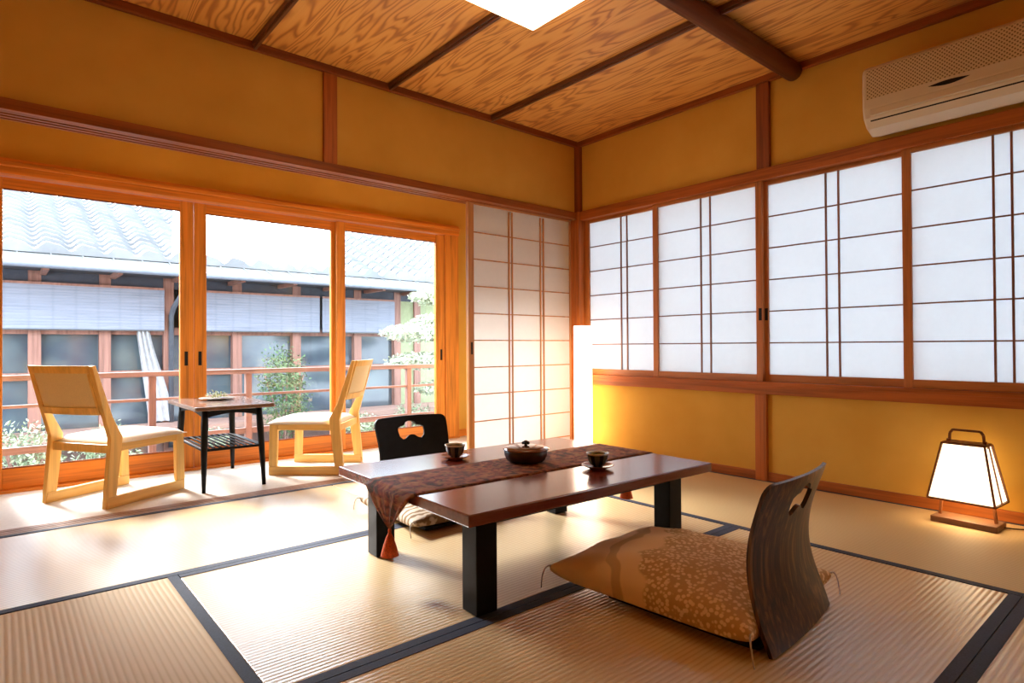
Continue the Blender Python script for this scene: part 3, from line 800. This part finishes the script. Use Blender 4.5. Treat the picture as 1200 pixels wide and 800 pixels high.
# ------------------------------------------------------------------ garden and the house across
GZ = -.50
struct('ground', B1(-16, 18, 1.25, 30, GZ-.1, GZ), plain('pale_gravel', (.26, .25, .23), .9, .2, .3, 5), label='pale gravel ground of the courtyard garden', cat='ground')
# own outer deck and railing
dk = wood('weathered_deck', (.20, .105, .075), 'X', rough=.7)
struct('deck', B1(-4.5, 1.4, YG+.13, 1.75, -.16, -.10), dk, label='narrow weathered deck outside the glass doors', cat='deck')
rw = wood('reddish_rail_timber', (.22, .125, .105), 'X', rough=.5); rwz = wood('reddish_rail_post', (.22, .12, .10), 'Z', rough=.5)
rl = thing('railing', 'reddish-brown wooden railing outside the glass doors', 'railing', (-1.5, 1.70, 0))
obj('handrail', B1(-3.0, 3.0, -.03, .03, .575, .610), rw, rl, .003)
obj('middle_rail', B1(-3.0, 3.0, -.010, .010, .405, .425), rw, rl, .002)
obj('bottom_rail', B1(-3.0, 3.0, -.015, .015, .12, .165), rw, rl, .002)
for x in (-3.14, -2.46, -1.02, -.38, .30, 1.02, 1.7, 2.5): obj('post', B1(x-.022, x+.022, -.022, .022, -.10, .575), rwz, rl, .002)
HY = 5.0
hs = thing('house', 'house across the courtyard with dark windows under a tiled roof', 'house', (0, HY, 0))
hb = wood('house_red_post', (.22, .105, .080), 'Z', rough=.7)
dkg = NT('dark_window_glass'); dkg.set(dkg.ramp(dkg.noise(dkg.coord(), 2.5, 4), [(.3, (.028, .038, .060)), (.7, (.075, .10, .11))]), .12, .5); dkg = dkg.m
stone = plain('grey_plaster', (.17, .165, .155), .9, .2)
obj('wall', B1(-6, 1.0, .30, .42, -.5, 1.62), stone, hs)
obj('end_wall', B1(1.27, 3.4, .0, .12, -.4, 1.60), plain('pale_green_plaster', (.22, .24, .14), .9, .2), hs)
obj('lower_wall', B1(-6, 1.27, .0, .12, -.5, -.12), plain('pinkish_board', (.20, .13, .12), .8, .2, .2, 6), hs)
obj('house_deck', B1(-6, 2.4, -.62, .0, -.16, -.10), wood('house_deck', (.27, .16, .13), 'X', rough=.7), hs)
for x in (-3.05, -2.43, -1.80, -1.03, -.27, .62, 1.27, 1.62): obj('post', B1(x-.055, x+.055, -.03, .06, -.5, 1.62), hb, hs)
obj('head_rail', B1(-6, 1.27, .0, .05, .93, 1.02), hb, hs); obj('sill_rail', B1(-6, 1.27, .0, .05, .46, .52), hb, hs)
px = [-3.7, -3.05, -2.43, -1.80, -1.03, -.27, .62, 1.27]
for a, c in zip(px, px[1:]): obj('window_pane', B1(a+.055, c-.055, .06, .07, -.12, .95), dkg, hs)
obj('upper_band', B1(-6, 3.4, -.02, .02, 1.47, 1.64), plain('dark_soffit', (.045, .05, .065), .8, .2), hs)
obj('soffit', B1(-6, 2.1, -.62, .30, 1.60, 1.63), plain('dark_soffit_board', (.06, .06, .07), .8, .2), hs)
for k in range(9): x = -3.6+k*.62; obj('rafter', B1(x-.025, x+.025, -.60, -.03, 1.555, 1.60), hb, hs)
skirt = plain('pale_metal_eave', (.155, .155, .15), .5, .3, .1, 4)
b = BM(); prism(b, [(-.64, 1.625), (-.28, 1.765), (-.28, 1.74), (-.64, 1.600)], 'x', -6, 2.1)
for k in range(30): x = -5.9+k*.27; loft(b, [[(x-.006, -.64, 1.626), (x+.006, -.64, 1.626), (x+.006, -.64, 1.637), (x-.006, -.64, 1.637)], [(x-.006, -.28, 1.766), (x+.006, -.28, 1.766), (x+.006, -.28, 1.777), (x-.006, -.28, 1.777)]])
obj('eave_skirt', b, skirt, hs)
b = BM(); tube(b, [(-6, -.68, 1.60), (-1.72, -.68, 1.595)], .035, 10); tube(b, [(-1.72, -.68, 1.595), (2.1, -.68, 1.60)], .035, 10); obj('gutter', b, plain('bluish_gutter', (.13, .15, .19), .4, .5), hs, smooth=True)
b = BM(); tube(b, [(-1.72, -.68, 1.60), (-1.72, -.68, 1.50), (-1.78, -.20, 1.25), (-1.78, -.06, 1.15), (-1.78, -.06, -.4)], .028, 10); obj('downpipe', b, plain('grey_downpipe', (.07, .08, .10), .5), hs, smooth=True)
tile_m = plain('silver_grey_roof_tile', (.115, .12, .13), .45, .4, .25, 3)
def tiled(x0, x1, ys, zs, rows, k0=0, k1=0):
    b = BM(); nx = int((x1-x0)/.028); g = []
    sl = .44; rowl = .165
    for r_ in range(rows):
        for e_ in (0, 1):
            row = []
            for i in range(nx+1):
                d_ = (r_+e_)*rowl; xa = x0+k0*d_; xb = x1+k1*d_; x = xa+(xb-xa)*i/nx; ph = 2*PI*x/.30; wv = .036*math.sin(ph)+.013*math.sin(2*ph+.8)
                y = ys+(r_+e_)*rowl; z = zs+sl*(r_+e_)*rowl+wv+(.036 if e_ == 0 else .0)
                row.append(b.verts.new((x, y, z)))
            g.append(row)
    for a, c in zip(g, g[1:]):
        for i in range(nx): b.faces.new((a[i], a[i+1], c[i+1], c[i]))
    # underside so that the roof is a solid slab
    low = [b.verts.new((x0+(x1-x0)*i/nx, ys, zs-.045)) for i in range(nx+1)]
    for i in range(nx): b.faces.new((low[i], low[i+1], g[0][i+1], g[0][i]))
    D_ = rows*rowl; lb = [b.verts.new((x0+k0*D_+(x1+k1*D_-x0-k0*D_)*i/nx, ys+rows*rowl, zs+sl*rows*rowl-.045)) for i in range(nx+1)]
    for i in range(nx): b.faces.new((low[i+1], low[i], lb[i], lb[i+1])); b.faces.new((lb[i], g[-1][i], g[-1][i+1], lb[i+1]))
    for i in (0, nx):
        b.faces.new([low[i]]+[r2[i] for r2 in g]+[lb[i]])
    return b
obj('tiled_roof', tiled(-6.5, -1.83, -.34, 1.80, 20, 0, .20), tile_m, hs)  # end edge slanted along the sight line to bound the imitated reflection
obj('tiled_roof', tiled(.10, 5.2, -.34, 1.80, 20, .44, 0), tile_m, hs)
obj('tiled_roof', tiled(-1.83, .10, -.34, 1.80, 1), tile_m, hs)
obj('reflection_gap_roof', B1(-1.83, .10, -.14, 3.0, 1.70, 1.80), skirt, hs)  # roof kept low: the open sky gap imitates a white reflection in the glass
obj('interior_floor', B1(-6, 3.4, .42, 3.2, -.16, -.1), stone, hs); obj('rear_wall', B1(-6, 3.4, 3.2, 3.3, -.5, 1.8), stone, hs)

def blind_mat():
    t = NT('grey_reed_blind'); v = t.coord()
    a = t.wave(v, 2*PI/.032/20, 'Z', 1.5, 3); n_ = t.noise(t.coord((1.1, 1, 26)), 1.6, 5, .75); c = t.wave(v, 2*PI/.2/20, 'X')
    col = t.mix(n_, (.07, .08, .115), (.27, .29, .35)); col = t.mix(t.math('MULTIPLY', a, .35), col, (.22, .24, .30))
    col = t.mix(t.math('MULTIPLY', t.math('POWER', c, 24), .22), col, (.10, .11, .15))
    t.set(col, .8, .2); t.bump(a, .4, .003); return t.m
bmat = blind_mat()
for x0, x1, lab in ((-6.0, -1.86, 'grey reed blind hanging outside the windows seen through the first glass door'),
                    (-1.70, .02, 'grey reed blind seen through the middle glass door'),
                    (.06, 1.18, 'grey reed blind seen through the last glass door')):
    bl = thing('reed_blind', lab, 'blind', (0, HY-.10, 0), 0, 'reed blinds on the house across the courtyard')
    obj('reed_sheet', B1(x0, x1, -.006, .006, .985, 1.45), bmat, bl)
    obj('head_batten', B1(x0, x1, -.014, .014, 1.45, 1.475), hb, bl)
    obj('bottom_bar', B1(x0, x1, -.009, .009, .972, .986), plain('dark_slat', (.05, .055, .06), .7), bl)
# curtain inside the first windows
b = BM(); rings = []
for z in [i*.08 for i in range(-1, 14)]:
    w0 = .16+.05*math.cos(z*3); ring = []
    for side in (0, 1):
        rng = range(25) if side == 0 else range(24, -1, -1)
        for k in rng: u = k/24; ring.append((-2.08-.20*(z-.5)*.6+u*w0*1.2, .020*math.sin(u*PI*7)+(.002 if side else 0), z))
    rings.append(ring)
loft(b, rings); cu = obj('curtain', b, plain('white_curtain_cloth', (.36, .36, .38), .9, .1)); cu.location = (0, HY-.07, 0); tag(cu, 'white gathered curtain in the window of the house across', 'curtain')

# foliage
def leafmat(name, a, c): 
    t = NT(name); f = t.noise(t.coord(), 9, 4, .6); t.set(t.ramp(f, [(.35, a), (.65, c)]), .6, .3); return t.m
lm_pale = leafmat('pale_azalea_leaf', (.10, .15, .07), (.34, .38, .27)); lm_dark = leafmat('dark_camellia_leaf', (.025, .055, .025), (.09, .15, .055)); lm_pine = leafmat('pine_needles', (.24, .29, .19), (.50, .53, .42))
def leaves(b, c, rad, n, size, squash=1.0):
    for _ in range(n):
        d = Vector((random.gauss(0, 1), random.gauss(0, 1), random.gauss(0, 1))).normalized()
        r_ = random.uniform(.55, 1.0); p = Vector(c)+Vector((d.x*rad[0], d.y*rad[1], d.z*rad[2]))*r_
        a = Vector((random.gauss(0, 1), random.gauss(0, 1), random.gauss(0, 1)*squash)).normalized()*size*random.uniform(.6, 1.2)
        s = a.cross(d+Vector((.01, .02, .03)))
        if s.length < 1e-6: continue
        s = s.normalized()*size*.38
        b.faces.new([b.verts.new(q) for q in (p-a*.5, p+s*.5, p+a*.5, p-s*.5)])
def shrub(x, y, r_, h_, label, m_, n=1500, size=.05, z=GZ):
    t = thing('garden_shrub', label, 'shrub', (x, y, z), random.uniform(0, 6), 'shrubs in the courtyard garden')
    b = BM(); 
    for k in range(7):
        a = random.uniform(0, 2*PI); q = random.uniform(0, .5)*r_
        leaves(b, (q*math.cos(a), q*math.sin(a), h_*random.uniform(.45, .62)), (r_*.6, r_*.6, h_*.42), n//7, size)
    obj('foliage', b, m_, t)
    b = BM()
    for k in range(4):
        a = k*PI/2+.4; tube(b, [(0, 0, 0), (.12*r_*math.cos(a), .12*r_*math.sin(a), h_*.3), (.5*r_*math.cos(a), .5*r_*math.sin(a), h_*.7)], .012, 6)
    obj('stem', b, rwz, t)
for a in ((-3.20, 2.65, .36, .75, 'low pale green shrub seen left of the first chair back'),
          (-2.55, 3.35, .36, .62, 'low pale shrub seen under the first chair back'),
          (-1.75, 3.3, .34, .55, 'low pale shrub seen between the first chair and the side table'),
          (-.05, 3.5, .34, .50, 'low pale shrub seen above the second chair seat'),
          (.75, 3.5, .36, .60, 'low pale shrub below the pine tree')):
    shrub(*a, lm_pale, 1900, .045)
shrub(-.80, 3.95, .42, 1.35, 'dark green bush added before the house for the foliage reflected in its windows', lm_dark, 2600, .05)  # added bush, stands in for green reflections in the house panes
# pine
pn = thing('pine_tree', 'pale pine tree with layered pads seen through the last glass door', 'tree', (1.15, 3.3, GZ))
bark = plain('pine_bark', (.09, .065, .05), .9, .1, .4, 30)
b = BM(); tube(b, [(0, 0, 0), (.10, .05, .5), (-.02, 0, 1.0), (.12, .04, 1.6), (.05, 0, 2.3)], .05, 10, [.065, .055, .045, .035, .02]); obj('trunk', b, bark, pn, smooth=True)
pads = [(-.62, -.05, 1.42, .42, .09), (-.20, .1, 1.55, .36, .10), (-.52, 0, 1.08, .42, .085), (-.05, -.1, 1.15, .34, .08), (.30, 0, 1.35, .4, .1), (-.25, 0, .74, .32, .07), (.1, .05, 1.95, .40, .11), (-.30, .05, 1.88, .30, .08), (.35, 0, .9, .36, .08), (0, 0, 2.35, .3, .12)]
for x, y, z, r_, h_ in pads:
    b = BM(); tube(b, [(.03, .02, z-.12), (x*.5, y*.5, z-.07), (x, y, z-.02)], .012, 6, [.02, .014, .008]); obj('branch', b, bark, pn, smooth=True)
    b = BM(); leaves(b, (x, y, z+.02), (r_*1.1, r_*.75, h_*1.35), 1500, .065, .6); obj('needle_pad', b, lm_pine, pn)
